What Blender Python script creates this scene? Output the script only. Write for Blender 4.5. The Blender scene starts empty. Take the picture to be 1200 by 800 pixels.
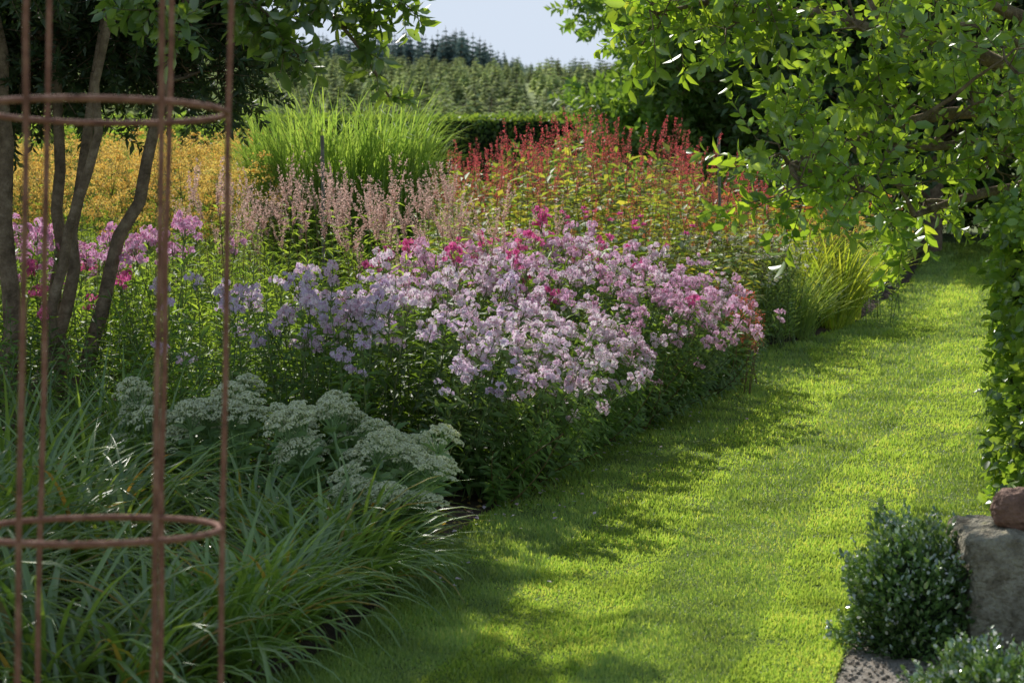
import bpy, math
import numpy as np
from mathutils import Vector, noise
R=np.random.default_rng(11)
sc=bpy.context.scene
PI=math.pi
# ------------------------------------------------------------------ mesh builder
class B:
    def __init__(s): s.V=[];s.F=[];s.n=0
    def add(s,v,f,m=0):
        v=np.asarray(v,float).reshape(-1,3); f=np.asarray(f,int)
        s.V.append(v); s.F.append((f+s.n,m)); s.n+=len(v)
    def inst(s,t,M,P):
        v=np.concatenate(t.V); N=len(P)
        if N==0: return
        out=np.einsum('nij,vj->nvi',M,v)+P[:,None,:]
        off=np.arange(N)*len(v)
        for f,m in t.F:
            s.F.append(((f[None]+off[:,None,None]).reshape(-1,f.shape[1])+s.n,m))
        s.V.append(out.reshape(-1,3)); s.n+=N*len(v)
    def obj(s,name,mats,smooth=False,parent=None):
        V=np.concatenate(s.V)
        idx=np.concatenate([f.ravel() for f,m in s.F])
        tot=np.concatenate([np.full(len(f),f.shape[1]) for f,m in s.F])
        mi=np.concatenate([np.full(len(f),m) for f,m in s.F])
        st=np.concatenate([[0],np.cumsum(tot)[:-1]])
        me=bpy.data.meshes.new(name)
        me.vertices.add(len(V)); me.vertices.foreach_set('co',V.ravel().astype(np.float32))
        me.loops.add(len(idx)); me.loops.foreach_set('vertex_index',idx.astype(np.int32))
        me.polygons.add(len(tot)); me.polygons.foreach_set('loop_start',st.astype(np.int32))
        for m in mats: me.materials.append(m)
        me.polygons.foreach_set('material_index',mi.astype(np.int32))
        if smooth: me.polygons.foreach_set('use_smooth',np.ones(len(tot),bool))
        me.update(calc_edges=True); me.validate()
        o=bpy.data.objects.new(name,me); sc.collection.objects.link(o)
        if parent: o.parent=parent
        return o
def empty(name):
    o=bpy.data.objects.new(name,None); sc.collection.objects.link(o); return o
def nrm(a):
    a=np.asarray(a,float); return a/(np.linalg.norm(a,axis=-1,keepdims=True)+1e-9)
def frameY(D,up,sx,sy):
    D=nrm(D); x=nrm(np.cross(D,up)); z=np.cross(x,D)
    sx=np.asarray(sx)*np.ones(len(D)); sy=np.asarray(sy)*np.ones(len(D))
    return np.stack([x*sx[:,None],D*sy[:,None],z*sy[:,None]],axis=2)
def frameZ(D,s,sz=None):
    D=nrm(D); N=len(D); a=R.uniform(0,2*PI,N)
    ref=np.stack([np.cos(a),np.sin(a),0.01*a],1)
    y=nrm(np.cross(D,ref)); x=np.cross(y,D)
    s=np.asarray(s)*np.ones(N); sz=s if sz is None else np.asarray(sz)*np.ones(N)
    return np.stack([x*s[:,None],y*s[:,None],D*sz[:,None]],axis=2)
def rv(n): return nrm(R.normal(size=(n,3)))
LEAF=B(); LEAF.add([[0,0,0],[0,.5,-.03],[0,1,-.10],[-.5,.42,.06],[.5,.42,.06]],[[0,1,2,3],[0,4,2,1]])
LEAF6=B(); LEAF6.add([[0,0,0],[0,.5,-.04],[0,1,-.14],[-.38,.25,.05],[-.42,.65,.02],[.38,.25,.05],[.42,.65,.02]],[[0,1,4,3],[0,5,6,1]])
LEAF6.F.append((np.array([[1,2,4],[1,6,2]]),0))
def remat(t,m):
    t2=B(); t2.V=t.V; t2.n=t.n; t2.F=[(f,m) for f,_ in t.F]; return t2
def leaves(b,P,D,L,w=.4,m=0,upj=.5,tmpl=None):
    n=len(P); up=np.array([0,0,1.])+R.normal(size=(n,3))*upj
    L=np.asarray(L)*np.ones(n)
    b.inst(remat(tmpl or LEAF,m),frameY(D,up,L*w,L),P)
def tube(b,pts,rad,sides=6,m=0):
    pts=np.asarray(pts,float); n=len(pts); rad=np.asarray(rad)*np.ones(n)
    T=np.gradient(pts,axis=0); T=nrm(T)
    ref=np.array([0.31,0.9,0.2]) if abs(T[0][2])>.5 else np.array([0.1,.05,1.])
    x=nrm(np.cross(T,ref)); y=np.cross(T,x)
    a=np.arange(sides)*2*PI/sides
    v=pts[:,None,:]+rad[:,None,None]*(x[:,None,:]*np.cos(a)[None,:,None]+y[:,None,:]*np.sin(a)[None,:,None])
    f=[]
    for i in range(n-1):
        for j in range(sides):
            k=(j+1)%sides
            f.append([i*sides+j,i*sides+k,(i+1)*sides+k,(i+1)*sides+j])
    b.add(v.reshape(-1,3),f,m)
def strips(b,P,az,L,lean,curl,W,seg=6,m=0,fold=.25,power=1.0):
    n=len(P); t=np.linspace(0,1,seg+1)
    pos=P.copy(); rows=[]
    wd=np.stack([-np.sin(az),np.cos(az),0*az],1)
    for k in range(seg+1):
        w=W*(1-t[k]**2.2)*(.55+.45*min(1,t[k]*4))+.0004
        th=lean+curl*(t[k]**power)
        up=np.stack([-np.cos(th)*np.cos(az),-np.cos(th)*np.sin(az),np.sin(th)],1)
        rows+= [pos-wd*w[:,None]*.5+up*(w*fold)[:,None], pos.copy(), pos+wd*w[:,None]*.5+up*(w*fold)[:,None]]
        st=(L/seg)[:,None]
        pos=pos+st*np.stack([np.sin(th)*np.cos(az),np.sin(th)*np.sin(az),np.cos(th)],1)
        pos[:,2]=np.maximum(pos[:,2],.015)
    V=np.stack(rows,1); nv=V.shape[1]; f=[]
    for k in range(seg):
        a=k*3; f+=[[a,a+1,a+4,a+3],[a+1,a+2,a+5,a+4]]
    f=np.array(f); F=(f[None]+(np.arange(n)*nv)[:,None,None]).reshape(-1,4)
    b.add(V.reshape(-1,3),F,m)
# ------------------------------------------------------------------ materials
def mat(name):
    m=bpy.data.materials.new(name); m.use_nodes=True; m.node_tree.nodes.clear(); return m,m.node_tree.nodes,m.node_tree.links
GAIN=1.75
def leafmat(name,c1,c2,tr=.4,rough=.5,tc=None,nscale=1.5,spec=.4,tgain=1.75,gain=None,var=.3):
    gn=GAIN if gain is None else gain
    c1=[c*gn for c in c1]; c2=[c*gn for c in c2]
    m,N,L=mat(name)
    geo=N.new('ShaderNodeNewGeometry'); mix=N.new('ShaderNodeMix'); mix.data_type='RGBA'
    L.new(geo.outputs['Random Per Island'],mix.inputs[0])
    mix.inputs[6].default_value=(*c1,1); mix.inputs[7].default_value=(*c2,1)
    tcn=N.new('ShaderNodeTexCoord'); no=N.new('ShaderNodeTexNoise'); no.inputs['Scale'].default_value=nscale; no.inputs['Detail'].default_value=1
    L.new(tcn.outputs['Object'],no.inputs['Vector'])
    mr=N.new('ShaderNodeMapRange'); mr.inputs[1].default_value=.3; mr.inputs[2].default_value=.7; mr.inputs[3].default_value=1-var; mr.inputs[4].default_value=1+var
    L.new(no.outputs['Fac'],mr.inputs[0])
    mul=N.new('ShaderNodeVectorMath'); mul.operation='SCALE'
    L.new(mix.outputs[2],mul.inputs[0]); L.new(mr.outputs[0],mul.inputs['Scale'])
    p=N.new('ShaderNodeBsdfDiffuse'); L.new(mul.outputs[0],p.inputs['Color'])
    t=N.new('ShaderNodeBsdfTranslucent')
    mt=N.new('ShaderNodeVectorMath'); mt.operation='MULTIPLY'
    tc=tc or (1.28*tgain,1.12*tgain,.5*tgain)
    mt.inputs[1].default_value=tc; L.new(mul.outputs[0],mt.inputs[0])
    mn=N.new('ShaderNodeVectorMath'); mn.operation='MINIMUM'; mn.inputs[1].default_value=(.9,.9,.9)
    L.new(mt.outputs[0],mn.inputs[0]); L.new(mn.outputs[0],t.inputs['Color'])
    ms=N.new('ShaderNodeMixShader'); ms.inputs[0].default_value=tr
    L.new(p.outputs[0],ms.inputs[1]); L.new(t.outputs[0],ms.inputs[2])
    gl=N.new('ShaderNodeBsdfGlossy'); gl.inputs['Roughness'].default_value=rough; gl.inputs['Color'].default_value=(1,1,1,1)
    m2=N.new('ShaderNodeMixShader'); m2.inputs[0].default_value=spec*.12
    L.new(ms.outputs[0],m2.inputs[1]); L.new(gl.outputs[0],m2.inputs[2])
    o=N.new('ShaderNodeOutputMaterial'); L.new(m2.outputs[0],o.inputs[0]); return m
def noisemat(name,cols,scale=5,rough=.9,bump=.3,detail=8,bscale=None,spec=.3,metal=0,bdist=.02):
    m,N,L=mat(name)
    tc=N.new('ShaderNodeTexCoord'); no=N.new('ShaderNodeTexNoise'); no.inputs['Scale'].default_value=scale; no.inputs['Detail'].default_value=detail; no.inputs['Roughness'].default_value=.65
    L.new(tc.outputs['Object'],no.inputs['Vector'])
    cr=N.new('ShaderNodeValToRGB'); e=cr.color_ramp.elements
    while len(e)<len(cols): e.new(.5)
    for i,c in enumerate(cols):
        e[i].position=.3+.4*i/(len(cols)-1); e[i].color=(*c,1)
    L.new(no.outputs['Fac'],cr.inputs[0])
    p=N.new('ShaderNodeBsdfPrincipled'); p.inputs['Roughness'].default_value=rough; p.inputs['Specular IOR Level'].default_value=spec; p.inputs['Metallic'].default_value=metal
    L.new(cr.outputs[0],p.inputs['Base Color'])
    n2=N.new('ShaderNodeTexNoise'); n2.inputs['Scale'].default_value=bscale or scale*6; n2.inputs['Detail'].default_value=6
    L.new(tc.outputs['Object'],n2.inputs['Vector'])
    bp=N.new('ShaderNodeBump'); bp.inputs['Strength'].default_value=bump; bp.inputs['Distance'].default_value=bdist
    L.new(n2.outputs['Fac'],bp.inputs['Height']); L.new(bp.outputs[0],p.inputs['Normal'])
    o=N.new('ShaderNodeOutputMaterial'); L.new(p.outputs[0],o.inputs[0]); return m
M_bark=noisemat('bark',[(.10,.07,.045),(.23,.165,.11),(.38,.29,.20)],14,.9,.8)
M_stem=leafmat('green_stem',(.06,.10,.03),(.11,.13,.04),.15)
M_dstem=leafmat('brown_stem',(.10,.06,.03),(.16,.10,.05),.1)
M_soil=noisemat('soil',[(.03,.02,.014),(.075,.05,.035),(.13,.09,.06)],9,1,1,bscale=40)
M_phleaf=leafmat('phlox_leaf',(.045,.095,.018),(.105,.175,.035),.42)
M_green=leafmat('herb_leaf',(.08,.145,.028),(.15,.22,.045),.5)
M_light=leafmat('light_leaf',(.10,.17,.03),(.17,.24,.05),.5)
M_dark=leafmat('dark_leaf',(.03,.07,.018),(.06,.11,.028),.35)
# ------------------------------------------------------------------ layout
EY=[3,6,6.72,7.48,8.26,9.56,11,12.8,14.4,16.4,17.6,19.6,24.8,30.5,38]
EX=[-2.1,-.9,-.576,-.417,-.34,0.02,.49,1.12,1.66,1.99,2.72,3.5,5.0,6.3,8.2]
def edge(y): return np.interp(y,EY,EX)
def hgt(x,y):
    t=np.clip((y-60)/240,0,1); t=t*t*(3-2*t)
    return 10.6*t*(1-.10*np.tanh((x-5)/25)*1)+ .0*x
g=B(); xs=np.concatenate([np.linspace(-1500,-120,12),np.linspace(-100,100,41),np.linspace(120,1500,12)]); ys=np.concatenate([np.linspace(-200,-10,6),np.linspace(0,60,16),np.linspace(70,420,36),np.linspace(500,3000,10)])
X,Y=np.meshgrid(xs,ys); Z=hgt(X,Y); nx=len(xs); ny=len(ys)
f=[[j*nx+i,j*nx+i+1,(j+1)*nx+i+1,(j+1)*nx+i] for j in range(ny-1) for i in range(nx-1)]
g.add(np.stack([X,Y,Z],-1).reshape(-1,3),f)
g.obj('ground',[noisemat('meadow_ground',[(.14,.19,.06),(.2,.25,.08),(.26,.28,.11)],.6,1,.3)],True)
yy=np.linspace(3,38,180); lw=B(); vv=[]
def right(y): return np.interp(y,[3,5.9,7.3,8.1,8.6,9.3,9.9,40],[.75,.92,1.28,1.5,2.2,2.6,6,16])
K=14
for y in yy:
    a=edge(y)+.02*math.sin(y*7)+.015*math.sin(y*17.3); c=right(y)
    for k in range(K): vv.append([a+(c-a)*k/(K-1),y,.012])
lw.add(vv,[[j*K+i,j*K+i+1,(j+1)*K+i+1,(j+1)*K+i] for j in range(len(yy)-1) for i in range(K-1)])
m_lawn=noisemat('lawn_turf',[(.08,.12,.03),(.14,.20,.045),(.21,.27,.07)],2.2,1,1,detail=12,bscale=90)
lawn_root=empty('lawn'); lw.obj('turf',[m_lawn],False,lawn_root)
n=560000
u=R.uniform(0,1,n); y0,y1=4.6,34.
y=1/((1-u)/y0+u/y1)
a=edge(y); c=np.minimum(right(y),.30*y+.6)
x=a-.02+(c-a+.02)*R.uniform(0,1,n)
k=x<c; x=x[k]; y=y[k]; n=len(x)
tuft=.5+.5*np.sin(x*9+1.7*np.sin(y*5.1))*np.sin(y*7.3+1.3*np.sin(x*6.7))
stripe=np.where(np.floor((x-edge(y)+.05*np.sin(y*2))/.48)%2==0,1.,-1.)
az=R.uniform(0,2*PI,n); bias=R.uniform(0,1,n)<.6
az=np.where(bias,stripe*PI/2+R.normal(0,.6,n),az)
h=(.010+.0010*y)*R.uniform(.6,1.7,n)*(.65+.7*tuft); w=.0034+.00065*y
ln=R.uniform(.3,1.35,n)
base=np.stack([x,y,np.full(n,.008)],1)
side=np.stack([-np.sin(az),np.cos(az),0*az],1)*w[:,None]*.5
tip=base+np.stack([np.cos(az)*np.sin(ln),np.sin(az)*np.sin(ln),np.cos(ln)],1)*h[:,None]
gb=B(); gb.add(np.stack([base-side,base+side,tip],1).reshape(-1,3),np.arange(3*n).reshape(-1,3))
M_grass=leafmat('lawn_grass',(.095,.16,.028),(.215,.265,.06),.45,.5,(2.05,2.0,1.1),nscale=2.3,spec=.3,gain=1.85,var=.32)
gb.obj('grass_blades',[M_grass],False,lawn_root)
bs=B(); vv=[]
for y in yy:
    a=edge(y)+.02*math.sin(y*7)+.015*math.sin(y*17.3)
    for k in range(30):
        t=k/29; o=-.01+10*t**1.6
        vv.append([a-o,y,.004+.05*min(1,o*4)*(1+.5*math.sin(y*9+o*13))*(.6+.4*R.random()) if k else .004])
bs.add(vv,[[j*30+i+1,j*30+i,(j+1)*30+i,(j+1)*30+i+1] for j in range(len(yy)-1) for i in range(29)])
bs.obj('flower_bed_soil',[M_soil],True)
gp=B(); vv=[]; ys2=np.linspace(3,8.55,40)
for y in ys2:
    a=right(y)+.01*math.sin(y*11)
    for k in range(8): vv.append([a+2.6*k/7,y,.007])
gp.add(vv,[[j*8+i,j*8+i+1,(j+1)*8+i+1,(j+1)*8+i] for j in range(39) for i in range(7)])
M_grav=noisemat('gravel_stone',[(.22,.18,.14),(.38,.33,.27),(.55,.50,.43)],25,1,1,bscale=120)
path=empty('gravel_path'); gp.obj('path_bed',[M_grav],False,path)
peb=B(); OCT=B(); OCT.add([[1,0,0],[-1,0,0],[0,1,0],[0,-1,0],[0,0,.6],[0,0,-.6]],[[0,2,4],[2,1,4],[1,3,4],[3,0,4],[2,0,5],[1,2,5],[3,1,5],[0,3,5]])
n=2600; y=R.uniform(4.8,8.3,n); x=right(y)+R.uniform(-.02,.5,n)
peb.inst(OCT,frameZ(rv(n)+[0,0,1.5],R.uniform(.004,.012,n)),np.stack([x,y,np.full(n,.011)],1))
peb.obj('pebbles',[M_grav],False,path)
# ------------------------------------------------------------------ plant templates
PET=B()
for i in range(5):
    a=i*2*PI/5; c,s=math.cos(a),math.sin(a)
    r=lambda q,w,z:[q*c-w*s,q*s+w*c,z]
    PET.add([r(.05,0,0),r(.7,-.42,.1),r(1,0,.02),r(.7,.42,.1)],[[0,1,2,3]])
def stem_plant(h=.9,nl=22,ll=.09,lw=.32,top='panicle',pair=True,leafup=.35,start=.12,wob=.04,psz=1.0,seed=0):
    b=B(); ph=R.uniform(0,6.28)
    t=np.linspace(0,1,6); pts=np.stack([wob*np.sin(t*2+ph)*t,wob*np.cos(t*2.5+ph)*t,h*t],1)
    tube(b,pts,np.linspace(.005,.0022,6),3,0)
    def at(q): return np.stack([np.interp(q,t,pts[:,i]) for i in range(3)],1)
    q=np.linspace(start,.95,nl); P=at(q)
    az=(np.arange(nl)//2*PI/2+(np.arange(nl)%2)*PI if pair else np.arange(nl)*2.4)+R.normal(0,.3,nl)
    D=np.stack([np.cos(az),np.sin(az),leafup+R.normal(0,.25,nl)],1)
    leaves(b,P,D,ll*(1.15-.5*q)*R.uniform(.75,1.25,nl),lw,1,.25)
    T=pts[-1]
    if top=='panicle':
        k=R.integers(4,9)
        for i in range(k):
            a=R.uniform(0,6.28); rr=R.uniform(.01,.058)*psz; c=T+[rr*math.cos(a),rr*math.sin(a),R.uniform(-.06,.03)*psz]
            tube(b,[T-[0,0,.09],c],[.0018,.001],3,0)
            n=R.integers(5,10); d=rv(n); d[:,2]=np.abs(d[:,2])-.2
            b.inst(remat(PET,2),frameZ(d+rv(n)*.4,R.uniform(.011,.0165,n)),c+nrm(d)*.021*psz)
            n=3; d=rv(n); d[:,2]=abs(d[:,2]); leaves(b,np.tile(c,(n,1))+d*.012,d,.022,.25,3)
        n=8; d=rv(n); d[:,2]=abs(d[:,2])-.5; leaves(b,T+[0,0,-.05]+d*.03*psz,d,.035,.3,1)
    elif top=='spike':
        for i in range(3):
            o=np.array([0,0,0]) if i==0 else np.array([*R.normal(0,.08,2),-.10])
            H=R.uniform(.14,.28)*psz; n=56; q=R.uniform(0,1,n); d=rv(n); d[:,2]*=.5
            tube(b,[T-[0,0,.15],T+o,T+o+[0,0,H]],[.002,.002,.001],3,0)
            P=T+o+np.stack([0*q,0*q,q*H],1)+d*(.008*(1-.6*q))[:,None]
            leaves(b,P,d+[0,0,.3],.0135,.65,2)
    elif top=='candel':
        for i in range(6):
            a=R.uniform(0,6.28); L=R.uniform(.16,.30)*psz*(1.3 if i==0 else 1); o=np.array([math.cos(a),math.sin(a),0])*(0 if i==0 else .35)
            dr=nrm(np.array([-.2,0,1.])+o); n=46; q=R.uniform(0,1,n)
            bend=np.stack([-o[0]*q*q*.3*L,-o[1]*q*q*.3*L,0*q],1)
            P=T+[0,0,-.06]+q[:,None]*L*dr+bend+rv(n)*.004
            leaves(b,P,rv(n)+dr*.4,.017,.5,2)
    elif top=='umbel':
        for i in range(10):
            a=R.uniform(0,6.28); rr=R.uniform(.03,.17)*psz; c=T+[rr*math.cos(a),rr*math.sin(a),R.uniform(-.2,.08)]
            tube(b,[T-[0,0,.25],c],[.002,.001],3,0)
            n=22; P=c+np.stack([R.normal(0,.028,n),R.normal(0,.028,n),R.normal(0,.012,n)],1)
            leaves(b,P,rv(n)+[0,0,.4],.019,.85,2)
    elif top=='daisy':
        for i in range(4):
            c=T+[*R.normal(0,.05,2),R.uniform(-.08,.03)]
            tube(b,[T-[0,0,.15],c],[.0015,.001],3,0)
            b.inst(remat(PET,2),frameZ(rv(1)*.5+[0,0,1],.02*psz),np.array([c])); b.inst(remat(OCT,3),frameZ(rv(1)*.1+[0,0,1],.006*psz),np.array([c]))
    elif top=='dahlia':
        for i in range(2):
            c=T+[*R.normal(0,.06,2),R.uniform(-.1,.03)]; n=20; d=rv(n); d[:,2]=abs(d[:,2])
            tube(b,[T-[0,0,.15],c],[.002,.0015],3,0)
            leaves(b,c+d*.006,d+[0,0,.1],.028*psz,.5,2)
    return b
def mass(name,tmpl,xy,hs,mats,tilt=.12,zr=None,out=None,parent=None):
    b=B(); xy=np.asarray(xy); N=len(xy); hs=np.asarray(hs)*np.ones(N)
    ids=R.integers(0,len(tmpl),N)
    for i,t in enumerate(tmpl):
        k=ids==i; n=k.sum()
        if n==0: continue
        D=np.stack([R.normal(0,tilt,n),R.normal(0,tilt,n),np.ones(n)],1)
        if out is not None: D[:,:2]+=out[k]
        s=hs[k]; b.inst(t,frameZ(D,(.5+.5*s) if zr is None else zr,s),np.stack([xy[k,0],xy[k,1],np.full(n,.02)],1))
    return b.obj(name,mats,False,parent)
def scat(n,y0,y1,o0,o1):
    y=R.uniform(y0,y1,n); o=R.uniform(o0,o1,n); return np.stack([edge(y)-o,y],1)
def rect(n,x0,x1,y0,y1): return np.stack([R.uniform(x0,x1,n),R.uniform(y0,y1,n)],1)
def blob(n,x,y,rx,ry):
    a=R.uniform(0,6.28,n); r=np.sqrt(R.uniform(0,1,n)); return np.stack([x+rx*r*np.cos(a),y+ry*r*np.sin(a)],1)
def petal(name,c1,c2): return leafmat(name,c1,c2,.42,.6,(1.25,1.15,1.22),3,.2,gain=1.08,var=.1)
F_pink=petal('pale_pink_petal',(.82,.52,.66),(.88,.76,.82))
F_mauve=petal('mauve_petal',(.74,.36,.55),(.86,.62,.72))
F_lil=petal('lilac_petal',(.68,.48,.72),(.86,.74,.84))
F_mag=petal('magenta_petal',(.55,.07,.26),(.80,.20,.44))
F_red=petal('red_petal',(.58,.07,.09),(.82,.20,.18))
F_beige=petal('beige_pink_petal',(.50,.34,.28),(.72,.54,.46))
F_yel=petal('golden_petal',(.75,.42,.07),(.88,.60,.15))
F_white=petal('white_petal',(.55,.55,.42),(.78,.78,.62))
F_or=petal('orange_petal',(.65,.22,.04),(.82,.36,.07))
M_bud=leafmat('bud',(.25,.10,.15),(.35,.18,.22),.2,gain=1)
ph=[stem_plant(.9,24,.11,.30,'panicle') for i in range(10)]
grn=[stem_plant(.9,28,.11,.28,'none',wob=.09) for i in range(5)]
nar=[stem_plant(.9,40,.11,.15,'none',False,.6) for i in range(4)]
und=[stem_plant(.5,18,.10,.38,'none',False,.3,.1) for i in range(4)]
def dome(xy,lo,hi,w=.8,jit=.1):
    # each side of the bed is a row of overlapping clumps, so the front rises and falls
    y=xy[:,1]; cl=.5+.5*np.sin(y*3.3+.8)*np.cos(y*1.27)
    o=edge(y)-xy[:,0]; t=np.clip((o+.22*(cl-.5))/w,0,1)
    h=(lo*(.75+.6*cl))+(hi-lo*(.75+.6*cl))*np.sqrt(t)+R.normal(0,jit,len(xy))
    h=np.maximum(h,.25)
    k=.30+.45*cl
    out=np.stack([k*(1-t),-.85*k*(1-t)],1)+R.normal(0,.08,(len(xy),2))*(1-t)[:,None]; return h,out
def phx(name,xy,pm,lo,hi,w=.8,jit=.09,t=ph,leaf=M_phleaf):
    h,o=dome(xy,lo,hi,w,jit); mass(name,t,xy,h,[M_stem,leaf,pm,M_bud],.13,out=o)
phx('pale_pink_phlox',np.concatenate([scat(125,9.4,11.4,.06,1.1),scat(52,9.4,11.4,.0,.35)]),F_pink,.45,.97)
phx('lilac_phlox',np.concatenate([rect(40,-1.75,-.6,9.8,11.4),rect(32,-1.05,-.15,9.2,10.4)]),F_lil,.62,.94,jit=.12)
phx('mauve_phlox',np.concatenate([scat(200,11.3,14.6,.05,1.5),scat(55,11.3,14.6,.0,.4)]),F_mauve,.48,1.04,.9,.1)
phx('pale_pink_phlox',scat(90,11.2,14,.2,1.3),F_pink,.5,1.05,.9,.1)
phx('magenta_phlox',np.concatenate([scat(24,12.2,14,.6,1.8),scat(5,11,13,.2,.8),rect(8,-3.2,-2.2,10.8,12)]),F_mag,.72,1.05,.8,.12)
phx('pink_phlox',rect(64,-3.6,-1.9,11.2,12.8),petal('pink_petal',(.68,.28,.50),(.84,.54,.70)),.92,1.2,.8,.12)
def grnmass(name,t,xy,lo,hi,w,m,jit=.1,tilt=.18):
    h,o=dome(xy,lo,hi,w,jit); mass(name,t,xy,h,[M_stem,m],tilt,out=o)
grnmass('phlox_foliage',grn,np.concatenate([scat(300,9.3,14.6,.03,1.4),rect(220,-3.4,-.1,9.4,11.6),scat(130,9.2,14.5,-.03,.3)]),.34,.86,.9,M_phleaf)
mass('sprawling_stems',grn,scat(60,9.2,14.4,-.06,.12),R.uniform(.2,.62,60),[M_dstem,M_phleaf],.35,out=np.tile([.35,-.35],(60,1)))
mass('herbaceous_foliage',nar,np.concatenate([rect(380,-3.6,-.2,11.3,14.6),rect(150,-.3,.7,12.8,16)]),R.uniform(.82,1.2,530),[M_stem,M_green],.16)
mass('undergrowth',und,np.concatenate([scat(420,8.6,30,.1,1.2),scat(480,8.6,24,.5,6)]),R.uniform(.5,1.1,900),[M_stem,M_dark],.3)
can=[stem_plant(1.3,34,.11,.2,'candel',False,.2,.15) for i in range(6)]
mass('culvers_root',can,np.concatenate([rect(70,-2.2,-.3,12.6,15),rect(28,-.9,.3,12.2,14)]),np.concatenate([R.uniform(.78,1.08,70),R.uniform(.74,.98,28)]),[M_dstem,M_green,F_beige],.18,out=np.tile([-.08,0],(98,1)))
umb=[stem_plant(1.5,22,.12,.08,'umbel',False,.5,.2,psz=1.3) for i in range(5)]
mass('golden_fennel',umb,np.concatenate([rect(380,-8,-2.1,17,25),rect(170,-5,-1.9,15.2,18)]),np.concatenate([R.uniform(.85,1.18,380),R.uniform(.7,1.05,170)]),[M_stem,M_light,F_yel],.1)
per=[stem_plant(1.3,30,.15,.42,'spike',False,.15,.15) for i in range(8)]
M_perl=leafmat('bistort_leaf',(.08,.15,.03),(.19,.19,.045),.48)
p1=rect(235,-.7,2.5,16.8,21.5); h1=np.interp(p1[:,0],[-.6,.1,.7,1.3,2.5],[.98,1.16,1.22,1.14,.84])*R.uniform(.74,1.15,235)
mass('red_bistort',per,p1,h1,[M_dstem,M_perl,F_red],.14)
p2=rect(170,.2,1.9,15.2,17); h2=np.interp(p2[:,0],[0,1,2],[.85,.88,.62])*R.uniform(.75,1.0,170)
grn2=[stem_plant(1.3,34,.15,.42,'none',False,.15,.15) for i in range(4)]
mass('bistort_foliage',grn2,np.concatenate([p2,rect(210,-.6,2.4,16.6,21)]),np.concatenate([h2,R.uniform(.66,.95,210)]),[M_dstem,M_perl],.17)
F_coral=petal('coral_petal',(.62,.12,.07),(.82,.24,.15))
mass('coral_bistort',per,rect(16,.5,2.0,15.2,16.6),R.uniform(.7,.9,16),[M_dstem,M_perl,F_coral],.14)
cor=[stem_plant(.55,6,.10,.25,'spike',False,.3,.1,psz=1.1) for i in range(4)]
mass('coral_bistort',cor,blob(22,1.62,13.9,.13,.5),R.uniform(.5,1.05,22),[M_dstem,M_green,F_coral],.16)
dah=[stem_plant(1.1,22,.14,.45,'dahlia',True,.2,.15) for i in range(4)]
mass('pink_dahlia',dah,rect(16,.1,1.1,13.8,16),R.uniform(.85,1.1,16),[M_stem,M_phleaf,F_mag],.14)
mass('orange_sneezeweed',[stem_plant(1.0,30,.1,.2,'daisy',False,.4,.15,psz=1.8) for i in range(4)],np.concatenate([rect(80,1.6,3.2,18.5,22),rect(40,2.2,4,20,23),rect(30,.3,2.2,16.4,18.5)]),R.uniform(.85,1.2,150),[M_stem,M_light,F_or,M_dstem],.14)
mass('yellow_coneflower',[stem_plant(.9,30,.1,.2,'daisy',False,.4,.15,psz=1.6) for i in range(4)],rect(90,2.0,3.6,18.5,21),R.uniform(.75,1.1,90),[M_stem,M_green,F_yel,M_dstem],.14)
mass('white_aster',[stem_plant(.8,46,.08,.16,'daisy',False,.6,.1,psz=1.15) for i in range(4)],blob(220,1.75,17.0,.68,.85),R.uniform(.75,1.18,220),[M_stem,leafmat('aster_leaf',(.10,.16,.06),(.16,.22,.09),.45),F_white,F_yel],.22)
# ------------------------------------------------------------------ strap-leaved clumps
def straps(name,centres,nper,L,W,m,lean=(.05,.6),curl=(.5,1.6),r0=.08,seg=7,power=1.3):
    P=[];
    for (cx,cy,s) in centres:
        k=nper; a=R.uniform(0,6.28,k); r=r0*np.sqrt(R.uniform(0,1,k))
        P.append(np.stack([cx+r*np.cos(a),cy+r*np.sin(a),np.full(k,.02),a+R.normal(0,.5,k),np.full(k,s)],1))
    P=np.concatenate(P); n=len(P); b=B()
    strips(b,P[:,:3].copy(),P[:,3],L*P[:,4]*R.uniform(.6,1.15,n),R.uniform(*lean,n),R.uniform(*curl,n),W*R.uniform(.7,1.2,n),seg,0,power=power)
    return b.obj(name,[m])
M_day=leafmat('daylily_leaf',(.06,.115,.025),(.14,.21,.05),.38,.33,spec=.8)
M_dayy=leafmat('yellowing_leaf',(.22,.22,.04),(.35,.20,.06),.4,gain=1.3)
cs=[]
for i in range(50):
    y=R.uniform(5.9,8.2); x=edge(y)-R.uniform(.2,1.9); cs.append((x,y,1.02 if x<-1.3 else .68))
for y in np.linspace(5.7,7.75,15):
    cs.append((edge(y)-R.uniform(.12,.26),y+R.normal(0,.03),R.uniform(.62,.76)))
straps('daylily_clump',cs,42,.85,.023,M_day,(.1,.95),(1.0,2.4),.10)
straps('daylily_clump',cs,3,.85,.018,M_dayy,(.1,.9),(.9,2.2),.10)
cs=[(R.uniform(-3.2,-1.6),R.uniform(8.6,9.4),1.) for i in range(14)]
straps('daylily_clump',cs,40,.75,.02,M_day,(.05,.6),(.5,1.6),.1)
M_ys=leafmat('yellow_strap',(.17,.25,.03),(.33,.36,.06),.5,.5,(1.9,1.8,.8),gain=1.4)
straps('yellow_iris_clump',[(2.5+R.uniform(0,.75),18.3+R.uniform(-.3,1.1),R.uniform(.85,1.1)) for i in range(11)],60,.95,.022,M_ys,(.05,.6),(.3,1.2),.12)
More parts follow.
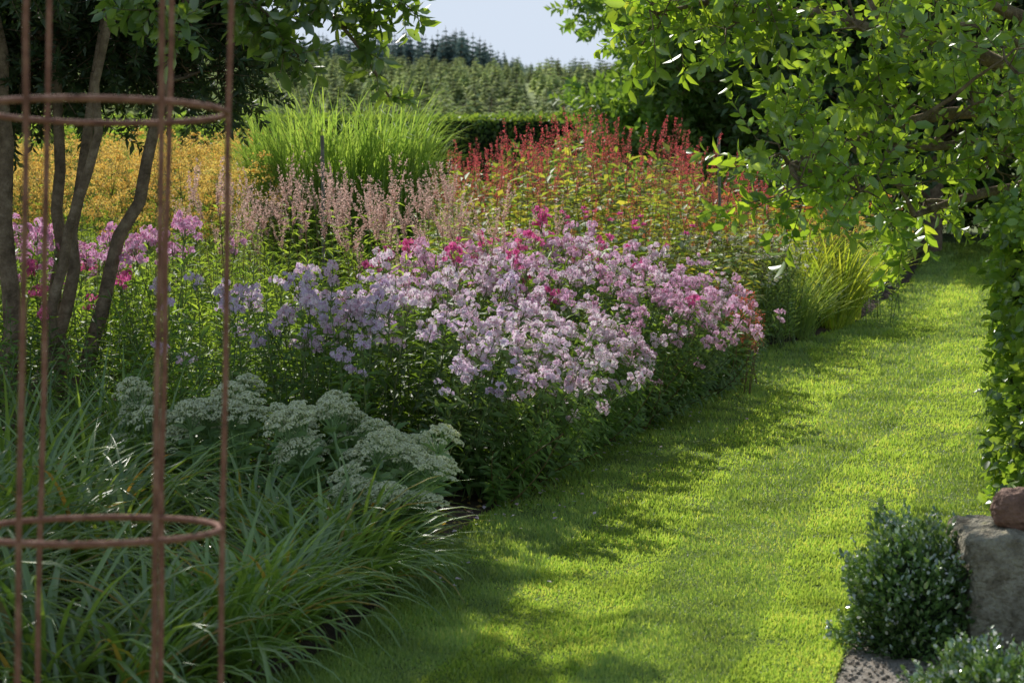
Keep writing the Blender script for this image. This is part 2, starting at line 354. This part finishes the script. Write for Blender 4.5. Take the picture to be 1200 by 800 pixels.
straps('blue_oat_grass',[(2.15+R.uniform(-.1,.4),17.5+R.uniform(-.3,.4),1) for i in range(6)],90,.75,.012,leafmat('oat_grass',(.10,.17,.05),(.2,.26,.09),.45),(.05,.8),(.4,1.4),.12)
straps('iris_clump',[(edge(y)-R.uniform(.25,1.1),y,R.uniform(.8,1.1)) for y in R.uniform(19.5,30,26)],50,.8,.026,M_day,(.05,.6),(.4,1.5),.14)
M_mis=leafmat('maiden_grass',(.10,.17,.035),(.21,.28,.07),.42,.5,(1.9,1.85,1.0),nscale=6,gain=1.55)
b=B(); n=4200; a=R.uniform(0,6.28,n); r=.42*np.sqrt(R.uniform(0,1,n))
P=np.stack([-1.42+r*np.cos(a),16.5+r*np.sin(a),R.uniform(.02,1.4,n)],1)
P[:,0]+=np.cos(a)*P[:,2]*.27; P[:,1]+=np.sin(a)*P[:,2]*.27
Lm=np.where(R.uniform(0,1,n)<.35,R.uniform(.35,.6,n),R.uniform(.6,1.0,n))
rc=1-.30*(r/.42)**2
strips(b,P,a+R.normal(0,.9,n),(2.12-P[:,2]*.72)*Lm*rc,R.uniform(.0,.30,n),R.uniform(.3,2.5,n),R.uniform(.012,.021,n),8,0,power=2.2)
b.obj('maiden_grass',[M_mis])
# ------------------------------------------------------------------ stonecrop
M_sed=leafmat('stonecrop_leaf',(.17,.27,.11),(.27,.38,.16),.3,.5,(1.2,1.2,.7),gain=1.25)
M_sedf=leafmat('stonecrop_flower',(.80,.84,.50),(.90,.90,.68),.35,.7,(1.1,1.1,.9),6,gain=1.0,var=.08)
def sedum(h):
    b=B(); t=np.linspace(0,1,5); pts=np.stack([.03*t**2,0*t,h*t],1); tube(b,pts,[.006]*5,5,0)
    nl=15; q=np.linspace(.25,.9,nl); az=np.arange(nl)*2.4
    leaves(b,np.stack([.03*q**2,0*q,h*q],1),np.stack([np.cos(az),np.sin(az),.35+0*az],1),.082*R.uniform(.8,1.2,nl),.62,0,.2,LEAF6)
    T=pts[-1]+[0,0,.04]
    for i in range(15):
        a=i*2.4; rr=.0215*math.sqrt(i)*.95; c=T+[rr*math.cos(a),rr*math.sin(a),.02-.8*rr*rr/.09]
        tube(b,[T-[0,0,.09],c],[.003,.002],3,0)
        n=38; d=rv(n); d[:,2]=abs(d[:,2])*.8
        P=c+d*np.array([.023,.023,.014])
        b.inst(remat(OCT,1),frameZ(d+[0,0,.3],R.uniform(.004,.0062,n)),P)
    return b
sed=[sedum(.44) for i in range(4)]
def sedplant(name,cx,cy,rx,ry,n,hs):
    xy=blob(n,cx,cy,rx,ry); out=(xy-[cx,cy])/np.array([rx,ry])*.38
    mass(name,sed,xy,hs*R.uniform(.74,1.12,n),[M_sed,M_sedf],.08,zr=1.0,out=out)
sedplant('stonecrop',-.62,8.35,.20,.24,26,1.14)
sedplant('stonecrop',-.46,7.95,.12,.14,10,.8)
sedplant('stonecrop',-1.22,8.85,.34,.20,24,1.2)
# ------------------------------------------------------------------ trees
def sprig(L=.34,nl=13,ll=.075,w=.5,droop=.2,t=None):
    b=B(); q=np.linspace(0,1,5); tube(b,np.stack([.03*q*q,0*q,L*q],1),np.linspace(.004,.0015,5),3,0)
    q=np.linspace(.12,1,nl); az=np.arange(nl)*2.4+R.normal(0,.3,nl)
    leaves(b,np.stack([.03*q*q,0*q,L*q],1),np.stack([np.cos(az),np.sin(az),R.uniform(.1,.9,nl)+q*.5],1),ll*R.uniform(.7,1.2,nl),w,1,.6,t or LEAF)
    return b
def branch(b,p0,p1,r0,r1,sag=.12,seg=7,sides=6,wob=.06):
    p0=np.array(p0,float); p1=np.array(p1,float); t=np.linspace(0,1,seg)
    L=np.linalg.norm(p1-p0); P=p0+(p1-p0)*t[:,None]
    P[:,2]+=sag*L*np.sin(t*PI); P+= (R.normal(0,wob*L/seg,(seg,3)))*np.sin(t*PI)[:,None]
    tube(b,P,np.linspace(r0,r1,seg),sides,0); return P
def crownfill(b,sprigs,C,rad,nper,scale,updir=.3,down=0):
    C=np.asarray(C,float)
    for c,rd in zip(C,rad):
        n=int(nper); d=rv(n); rr=R.uniform(.15,1,n)**.6
        P=c+d*rr[:,None]*rd*np.array([1,1,.75]); D=d+rv(n)*.6+[0,0,updir]
        ids=R.integers(0,len(sprigs),n)
        for i,t in enumerate(sprigs):
            k=ids==i; m=k.sum()
            if m: b.inst(t,frameZ(D[k],scale*R.uniform(.7,1.2,m)),P[k])
        for j in range(min(n,5)):
            tube(b,[c,(c+P[j])/2+R.normal(0,.03,3),P[j]],[.008*scale,.006*scale,.003*scale],4,0)
b=B(); TR=np.array([4.1,11.6,0])
tube(b,[TR,TR+[-.05,0,.7],TR+[-.15,-.1,1.5],TR+[-.1,-.1,2.3],TR+[0,0,3.2],TR+[.1,.1,4.2]],[.2,.16,.15,.11,.08,.04],10,0)
sp=[sprig(.34,14,.10,.52,t=LEAF6) for i in range(6)]
cl=[(.72,10,2.36),(.95,10.2,2.5),(1.12,9.9,2.3),(1.4,10.2,2.36),(1.7,9.8,2.28),(2.06,10.1,2.3),(2.4,10,2.25),
 (1.30,9.6,1.66),(1.52,9.9,1.84),(1.72,9.7,1.62),(1.36,9.4,1.52),(1.97,10,1.92),(2.27,9.8,1.9),(2.6,9.9,2.0),(1.9,9.8,1.5),(2.1,10.1,1.42),(2.45,10.2,1.62),(1.66,9.5,1.48),(2.7,10.4,1.7),
 (2.3,9.3,2.1),(1.8,9.2,2.45)]
up=[(R.uniform(.9,5),R.uniform(9.3,13),R.uniform(2.6,4.4)) for i in range(26)]
up+=[(R.uniform(2.9,5),R.uniform(10,13),R.uniform(1.6,2.8)) for i in range(12)]
limbs=[(1.0,10.1,2.42),(1.35,9.7,1.6),(1.9,9.9,1.7),(2.0,9.9,1.35),(2.4,10.2,2.3),(1.6,10,2.7),(3,11,3.6),(4.6,12.5,3.6),(3,12.6,3.2)]
LP=[]
for l in limbs:
    st=TR+[-.12,-.08,R.uniform(1.1,2.2)]
    LP.append(branch(b,st,l,.07,.014,.08,10,7,.12))
LP=np.concatenate(LP)
for c in cl+up:
    c=np.array(c); j=np.argmin(np.linalg.norm(LP-c,axis=1)); branch(b,LP[j],c,.016,.006,.04,5,5)
crownfill(b,sp,cl,[.20]*len(cl),14,.85,.1); crownfill(b,sp,up,[.42]*len(up),22,1.0,.2)
M_apple=leafmat('apple_leaf',(.06,.12,.016),(.16,.24,.03),.5,.35,spec=.7,nscale=2.5,var=.38)
b.obj('apple_tree',[M_bark,M_apple])
b=B(); base=np.array([-2.55,11,0])
st=[((-.12,0,0),(-.75,.1,2.0),.055),((0,.05,0),(.62,.1,2.05),.05),((-.05,-.05,0),(.25,0,2.1),.045),((-.2,.0,0),(-.25,-.05,2.2),.06),((.03,.1,0),(-.02,.2,2.3),.045),((-.25,.1,0),(-1.3,.2,2.2),.055),((-.15,-.1,.0),(.42,-.3,2.6),.035)]
ends=[]
for s,e,r in st:
    P=branch(b,base+s,base+e,r,r*.6,-.06,12,9,.10); ends.append(P[-1])
    P=branch(b,P[-1],P[-1]+[e[0]*.5,R.uniform(-.4,.4),1.4],r*.6,r*.25,.0,6,6); ends+= [P[-1],P[3]]
ends=np.array(ends)
spd=[sprig(.3,28,.07,.34) for i in range(5)]
C=[]
while len(C)<78:
    p=np.array([R.uniform(-4.6,-1.35),R.uniform(9.9,12.3),R.uniform(1.95,5.0)])
    if p[0]>-1.75 and p[2]>2.7: continue
    if ((p[0]+3.0)/1.75)**2+((p[1]-11.1)/1.4)**2+((p[2]-3.3)/1.9)**2<1.05 and p[2]>1.95+max(0,(-2.6-p[0]))*.1: C.append(p)
C+=[np.array([R.uniform(-4.2,-1.5),R.uniform(11,12.2),R.uniform(2.0,2.6)]) for i in range(24)]
for c in C:
    j=np.argmin(np.linalg.norm(ends-c,axis=1)); branch(b,ends[j],c,.014,.005,.0,4,4)
crownfill(b,spd,C,[.30]*len(C),40,1.0,.1)
b.obj('yew_tree',[M_bark,leafmat('yew_leaf',(.02,.045,.015),(.045,.08,.022),.12,.5,gain=1.2)])
b=B(); tube(b,[[-3.3,8.6,0],[-3.25,8.6,1.2],[-3.1,8.65,2.3],[-2.9,8.7,3.2]],[.09,.075,.06,.04],8,0)
def arch(pts,r0,r1):
    pts=np.array(pts,float); t=np.linspace(0,1,len(pts)); tt=np.linspace(0,1,14)
    P=np.stack([np.interp(tt,t,pts[:,i]) for i in range(3)],1); P[1:-1]=(P[:-2]+P[1:-1]*2+P[2:])/4
    tube(b,P,np.linspace(r0,r1,14),6,0); return P
A1=arch([[-3.0,8.68,2.8],[-2.2,8.8,2.75],[-1.5,8.9,2.6],[-1.0,9.0,2.45],[-.72,9.05,2.2],[-.56,9.05,1.92]],.03,.005)
A2=arch([[-1.5,8.9,2.6],[-1.1,8.85,2.3],[-.95,8.8,2.1]],.012,.004)
A3=arch([[-1.0,9.0,2.45],[-.7,9.0,2.42],[-.5,9.05,2.36]],.01,.004)
A4=arch([[-2.2,8.8,2.75],[-1.7,8.7,2.4],[-1.45,8.7,2.2]],.012,.004)
spp=[sprig(.2,9,.10,.5,t=LEAF6) for i in range(5)]
for A in (A1[6:],A2[3:],A3[3:],A4[5:]):
    for p in A:
        n=3; D=rv(n)+[.1,0,-.45]
        for i in range(n): b.inst(spp[R.integers(0,5)],frameZ(D[i:i+1],R.uniform(.6,1)),p[None])
b.obj('pear_tree',[M_bark,leafmat('pear_leaf',(.035,.075,.012),(.11,.17,.03),.45,.35,spec=.7)])
def bgtree(name,x,y,h,rad,zc,n,leafm,low=.8,ll=.14,seed=0):
    b=B(); tube(b,[[x,y,0],[x+.1,y,h*.3],[x-.05,y+.1,h*.6],[x,y,h*.9]],[.2,.16,.1,.03],8,0)
    C=[]
    while len(C)<n:
        p=R.uniform(-1,1,3); rr=np.linalg.norm(p)
        if rr<1 and rr>.35: 
            p=np.array([x,y,zc])+p*[rad,rad,h-zc]
            if p[2]>low: C.append(p)
    for c in C: branch(b,[x,y,max(.4,c[2]*.6)],c,.035,.01,.02,5,4)
    sps=[sprig(.5,18,ll,.55) for i in range(4)]
    crownfill(b,sps,C,list(R.uniform(.4,.75,len(C))*rad/2.4),34,1.25,.1)
    b.obj(name,[M_bark,leafm])
M_t1=leafmat('ash_leaf',(.05,.11,.02),(.11,.18,.035),.42)
M_t2=leafmat('beech_leaf',(.03,.07,.014),(.06,.11,.024),.25,gain=1.15)
bgtree('ash_tree',3.7,34,7.2,2.3,3.5,75,M_t1,.9)
bgtree('beech_tree',6.6,31.5,8.5,2.9,4.3,75,M_t2,1.2)
bgtree('beech_tree',10.5,34,9,3.4,4.3,75,M_t2,.8)
bgtree('beech_tree',6.0,40,8,3.2,3.8,60,M_t2,.3)
def shrub(name,x,y,rx,ry,h,n,m,ll=.09):
    b=B(); sps=[sprig(.35,16,ll,.5) for i in range(4)]
    C=[]
    while len(C)<n:
        p=R.uniform(-1,1,3); p[2]=abs(p[2])
        if np.linalg.norm(p)<1: C.append(np.array([x+p[0]*rx,y+p[1]*ry,.15+p[2]*(h-.3)]))
    for c in C[:14]: branch(b,[x+(c[0]-x)*.2,y+(c[1]-y)*.2,0],c,.015,.006,.0,4,4)
    crownfill(b,sps,C,[.3]*n,24,1,.3); b.obj(name,[M_bark,m])
shrub('dark_shrub',3.1,24.5,1.1,1.2,1.5,34,M_t2)
shrub('dark_shrub',4.3,28.5,1.2,1.5,1.6,34,M_t2)
shrub('dark_shrub',6.5,37.5,3,1.0,2.4,60,M_t2,.12)
shrub('dark_shrub',11.5,36,3,1.4,2.8,60,M_t2,.12)
shrub('green_shrub',1.0,26,2.0,1.2,1.6,44,M_t1)
shrub('green_shrub',-6.5,32,3.6,1.5,2.2,60,M_green)
# ------------------------------------------------------------------ hedge
def hedge(name,x0,x1,y0,y1,h,n,ll,m,core):
    e=empty(name); b=B(); i=.06
    X0,X1,Y0,Y1,H=x0+i,x1-i,y0+i,y1-i,h-i
    b.add([[X0,Y0,0],[X1,Y0,0],[X1,Y1,0],[X0,Y1,0],[X0,Y0,H],[X1,Y0,H],[X1,Y1,H],[X0,Y1,H]],[[0,1,5,4],[1,2,6,5],[2,3,7,6],[3,0,4,7],[4,5,6,7]])
    b.obj('core',[core],False,e)
    A=np.array([(x1-x0)*h,(x1-x0)*h,(y1-y0)*h,(y1-y0)*h,(x1-x0)*(y1-y0)]); f=R.choice(5,n,p=A/A.sum())
    u=R.uniform(0,1,n); v=R.uniform(0,1,n); P=np.zeros((n,3)); Nn=np.zeros((n,3))
    X=x0+(x1-x0)*u; Yv=y0+(y1-y0)*u; Zv=h*v
    for k,(ax,c,nn) in enumerate([(1,y0,(0,-1,0)),(1,y1,(0,1,0)),(0,x0,(-1,0,0)),(0,x1,(1,0,0)),(2,h,(0,0,1))]):
        s=f==k; Nn[s]=nn
        if ax==1: P[s]=np.stack([X[s],np.full(s.sum(),c),Zv[s]],1)
        elif ax==0: P[s]=np.stack([np.full(s.sum(),c),Yv[s],Zv[s]],1)
        else: P[s]=np.stack([X[s],y0+(y1-y0)*v[s],np.full(s.sum(),c)],1)
    P+=Nn*(R.uniform(-1,.3,n)[:,None]*.07)+R.normal(0,.015,(n,3))
    q=np.abs(np.sin(P[:,0]*3.1)+np.sin(P[:,1]*4.3)+np.sin(P[:,2]*5.7)); P+=Nn*(q*.012)[:,None]
    b=B(); leaves(b,P,Nn*.5+rv(n)*.7+[0,0,-.25],ll*R.uniform(.6,1.2,n),.75,0,.9,LEAF6)
    b.obj('leaves',[m],False,e)
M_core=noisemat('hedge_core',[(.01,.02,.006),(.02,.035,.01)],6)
hedge('clipped_hedge',-13,6,40,41.4,2.24,42000,.10,leafmat('hedge_leaf',(.05,.095,.018),(.13,.19,.04),.4),M_core)
hedge('hornbeam_hedge',2.26,3.4,8.3,9.35,1.44,11000,.058,leafmat('hornbeam_leaf',(.06,.12,.02),(.15,.23,.04),.5,.35,spec=.6,nscale=4),M_core)
# ------------------------------------------------------------------ boxwood
def boxball(name,x,y,rx,ry,h,n):
    e=empty(name); b=B(); V=[];F=[]; ns,nr=20,12
    for i in range(nr+1):
        for j in range(ns):
            a=j*2*PI/ns; t=i/nr*PI/2; q=.78
            V.append([x+q*rx*math.cos(a)*math.cos(t)**.8,y+q*ry*math.sin(a)*math.cos(t)**.8,(h*q)*math.sin(t)])
    for i in range(nr):
        for j in range(ns): F.append([i*ns+j,i*ns+(j+1)%ns,(i+1)*ns+(j+1)%ns,(i+1)*ns+j])
    b.add(V,F); b.obj('core',[M_core],True,e)
    d=rv(n); d[:,2]=abs(d[:,2]); w=(1-d[:,2]**2)**.5+1e-6; k=w**-.08
    bump=1+.12*np.sin(d[:,0]*7+x*3)*np.sin(d[:,1]*8)+.09*np.sin(d[:,2]*11+d[:,0]*5)
    P=np.stack([x+rx*d[:,0]*np.minimum(k,1.8)*bump,y+ry*d[:,1]*np.minimum(k,1.8)*bump,h*d[:,2]*bump],1)
    P=np.array([x,y,0])+(P-np.array([x,y,0]))*R.uniform(.80,1.05,n)[:,None]
    b=B(); leaves(b,P,d+rv(n)*.8+[0,0,.4],.022*R.uniform(.7,1.4,n),.6,0,.9,LEAF6)
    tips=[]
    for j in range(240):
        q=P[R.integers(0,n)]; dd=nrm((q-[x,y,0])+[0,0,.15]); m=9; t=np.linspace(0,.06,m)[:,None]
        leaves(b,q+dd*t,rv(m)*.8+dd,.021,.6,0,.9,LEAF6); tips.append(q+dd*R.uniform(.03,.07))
    b.obj('leaves',[M_box],False,e)
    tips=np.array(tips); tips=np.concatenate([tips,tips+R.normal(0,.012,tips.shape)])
    b=B(); b.inst(PET,frameZ(rv(len(tips))+[0,-.3,.6],R.uniform(.004,.0075,len(tips))),tips); b.obj('glint_specks',[M_bglint],False,e)  # pale specks added near the leaf tips as painted glints
M_bglint=leafmat('pale_glint',(.62,.66,.60),(.86,.86,.82),.3,.5,(1,1,1),gain=1)  # whitish colour standing in for highlights on the boxwood leaves
M_box=leafmat('boxwood_leaf',(.04,.085,.022),(.08,.14,.04),.2,.22,spec=1.6,nscale=6)
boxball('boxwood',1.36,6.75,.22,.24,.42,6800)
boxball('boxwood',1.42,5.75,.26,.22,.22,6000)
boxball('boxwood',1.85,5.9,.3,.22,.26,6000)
# ------------------------------------------------------------------ stone block + boulder
def rock(name,x,y,z,sx,sy,sz,m,p=4.,amp=.08,seed=0,res=90):
    V=[];F=[]
    for i in range(res+1):
        for j in range(res):
            t=-PI/2+PI*i/res; a=j*2*PI/res
            d=np.array([math.cos(t)*math.cos(a),math.cos(t)*math.sin(a),math.sin(t)])
            k=(np.abs(d)**p).sum()**(-1/p)
            nn=noise.fractal(Vector(d*2.2+seed),1,2,5)*amp+noise.fractal(Vector(d*11+seed),1,2,4)*amp*.35
            q=d*k*(1+nn); V.append([x+q[0]*sx,y+q[1]*sy,z+q[2]*sz])
    for i in range(res):
        for j in range(res): F.append([i*res+j,i*res+(j+1)%res,(i+1)*res+(j+1)%res,(i+1)*res+j])
    b=B(); b.add(V,F); return b.obj(name,[m],True)
M_rock=noisemat('granite',[(.12,.10,.07),(.26,.225,.16),(.42,.38,.29),(.30,.28,.16)],16,.95,1,detail=14,bscale=55,bdist=.04)
rock('stone_block',1.72,6.75,.2,.215,.19,.215,M_rock,12,.07,3)
rock('brown_boulder',1.70,6.70,.475,.085,.078,.072,noisemat('brown_stone',[(.13,.07,.05),(.25,.14,.10),(.34,.21,.16)],14,.8,.6),2.3,.10,9)
# ------------------------------------------------------------------ rusty obelisk
M_rust=noisemat('rusty_iron',[(.14,.06,.045),(.27,.12,.085),(.38,.20,.15)],30,.85,.5,bscale=120)
ob=empty('rusty_plant_obelisk'); cx,cy,rr=-.775,3.7,.235
def cxz(z): return cx+.016*(z-.98)
for i in range(6):
    a=math.radians(8+60*i); P=[]
    for z in np.concatenate([np.linspace(-.05,2.35,12),np.linspace(2.42,2.95,8)]):
        r=rr if z<2.35 else rr*math.cos((z-2.35)/.6*PI/2)**.8
        P.append([cxz(z)+r*math.cos(a),cy+r*math.sin(a),z])
    P=np.array(P)+R.normal(0,.0018,(len(P),3)); b=B(); tube(b,P,.0056,8); b.obj('rod_%d'%(i+1),[M_rust],True,ob)
for i,z in enumerate([.21,.985,1.762,2.35]):
    a=np.linspace(0,2*PI,49); b=B(); r=rr-.004
    tube(b,np.stack([cxz(z)+r*np.cos(a),cy+r*np.sin(a),z-.084*r*np.sin(a)],1),.0062,8); b.obj('ring_%d'%(i+1),[M_rust],True,ob)
b=B(); tube(b,[[cxz(3),cy,2.93],[cxz(3),cy,2.96],[cxz(3),cy,3.0],[cxz(3),cy,3.03]],[.01,.03,.03,.008],10); b.obj('finial',[M_rust],True,ob)
M_st=noisemat('weathered_stake',[(.16,.16,.15),(.28,.27,.25)],20)
for x,y,z in ((-1.43,15,1.77),(1.87,18,1.76),(3.4,24,1.75)):
    b=B(); tube(b,[[x,y,0],[x+.01,y,z*.5],[x,y,z]],.014,7); b.obj('garden_stake',[M_st],True)
n=120; y=R.uniform(7.5,12.5,n); x=edge(y)+np.abs(R.normal(0,.28,n))-.05
b=B(); leaves(b,np.stack([x,y,np.full(n,.04)],1),rv(n)*[1,1,.15],.024*R.uniform(.6,1.2,n),.8,0,.2); b.obj('fallen_petals',[F_pink])
b=B(); n=420; y=R.uniform(6,14,n); x=edge(y)-R.uniform(-.0,.3,n)
leaves(b,np.stack([x,y,np.full(n,.05)],1),rv(n)*[1,1,.3],.03*R.uniform(.5,1.3,n),.5,0,.5); b.obj('leaf_litter',[M_dayy])
# ------------------------------------------------------------------ distant forest
def conifer(tiers=9,per=9,slim=.3,droop=.35):
    b=B(); tube(b,[[0,0,0],[0,0,1]],[.02,.004],4,0)
    for i in range(tiers):
        z=.08+.9*i/tiers; r=slim*(1-z)**.85+.02
        az=R.uniform(0,6.28)+np.arange(per)*2*PI/per+R.normal(0,.2,per)
        rl=r*R.uniform(.7,1.2,per)
        leaves(b,np.tile([0,0,z+.03],(per,1)),np.stack([np.cos(az),np.sin(az),-droop+R.normal(0,.15,per)],1),rl,.7,1,.2)
        leaves(b,np.tile([0,0,z],(per,1)),np.stack([np.cos(az+.3),np.sin(az+.3),.2+0*az],1),rl*.85,.6,1,.3)
    return b
cons=[conifer() for i in range(5)]
consb=[conifer(8,10,.46,.15) for i in range(5)]
def forest(name,xy,hs,m,T=cons):
    b=B(); ids=R.integers(0,5,len(xy)); xy=np.asarray(xy)
    for i in range(5):
        k=ids==i; n=k.sum(); z=hgt(xy[k,0],xy[k,1])
        b.inst(T[i],frameZ(np.tile([0,0,1.],(n,1))+R.normal(0,.03,(n,3)),hs[k]),np.stack([xy[k,0],xy[k,1],z],1))
    b.obj(name,[M_bark,m])
n=1700; t=R.uniform(0,1,n); y=75+215*t; x=R.uniform(-.26,.14,n)*y
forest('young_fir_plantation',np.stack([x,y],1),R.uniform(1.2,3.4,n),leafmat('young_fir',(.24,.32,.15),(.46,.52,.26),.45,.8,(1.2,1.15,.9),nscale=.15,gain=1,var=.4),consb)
n=750; x=R.uniform(-75,0,n); y=R.uniform(285,330,n); hh=np.interp(x,[-75,-24,-16,-9,-3,2],[8,6.0,6.6,7.2,5.2,3])*R.uniform(.72,1.18,n)
forest('dark_fir_forest',np.stack([x,y],1),hh,leafmat('hazy_dark_fir',(.15,.23,.215),(.23,.31,.275),.3,.9,(1,1,1),nscale=.1,gain=1,spec=.1))  # distance haze mixed into the fir colour as a pale blue-grey
n=350; x=R.uniform(-2,60,n); y=R.uniform(285,330,n)
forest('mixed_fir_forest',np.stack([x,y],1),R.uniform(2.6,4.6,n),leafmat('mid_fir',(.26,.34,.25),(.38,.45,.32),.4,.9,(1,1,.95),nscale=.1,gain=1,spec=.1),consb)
# ------------------------------------------------------------------ light, sky, camera
sd=Vector((.53,-1.55,-1.10)).normalized()
sl=bpy.data.lights.new('sun','SUN'); sl.energy=5.0; sl.angle=math.radians(.5); sl.color=(1,.955,.87)
so=bpy.data.objects.new('sun',sl); so.rotation_euler=sd.to_track_quat('-Z','Y').to_euler(); so.location=(-10,30,20); sc.collection.objects.link(so)
w=bpy.data.worlds.new('World'); sc.world=w; w.use_nodes=True; N=w.node_tree.nodes; L=w.node_tree.links; N.clear()
sk=N.new('ShaderNodeTexSky'); sk.sky_type='NISHITA'; sk.sun_disc=False; sk.sun_elevation=math.radians(33.9); sk.sun_rotation=math.radians(-18.9); sk.air_density=1.0; sk.dust_density=.4; sk.ozone_density=1
v1=N.new('ShaderNodeVectorMath'); v1.operation='MULTIPLY'; v1.inputs[1].default_value=(1.32,1.14,.92)
v2=N.new('ShaderNodeVectorMath'); v2.operation='MINIMUM'; v2.inputs[1].default_value=(.68/.15,.77/.15,.90/.15)
bg=N.new('ShaderNodeBackground'); bg.inputs[1].default_value=.15; o=N.new('ShaderNodeOutputWorld')
L.new(sk.outputs[0],v1.inputs[0]); L.new(v1.outputs[0],v2.inputs[0]); L.new(v2.outputs[0],bg.inputs[0]); L.new(bg.outputs[0],o.inputs[0])
cam=bpy.data.cameras.new('camera'); co=bpy.data.objects.new('camera',cam); sc.collection.objects.link(co)
co.location=(0,0,1.7); co.rotation_euler=(PI/2,0,0); cam.lens=70; cam.sensor_width=36; cam.shift_y=-.1917; cam.clip_end=5000; cam.clip_start=.1
cam.dof.use_dof=True; cam.dof.focus_distance=11; cam.dof.aperture_fstop=5.6
sc.camera=co
sc.view_settings.view_transform='Standard'; sc.view_settings.look='None'; sc.view_settings.exposure=0
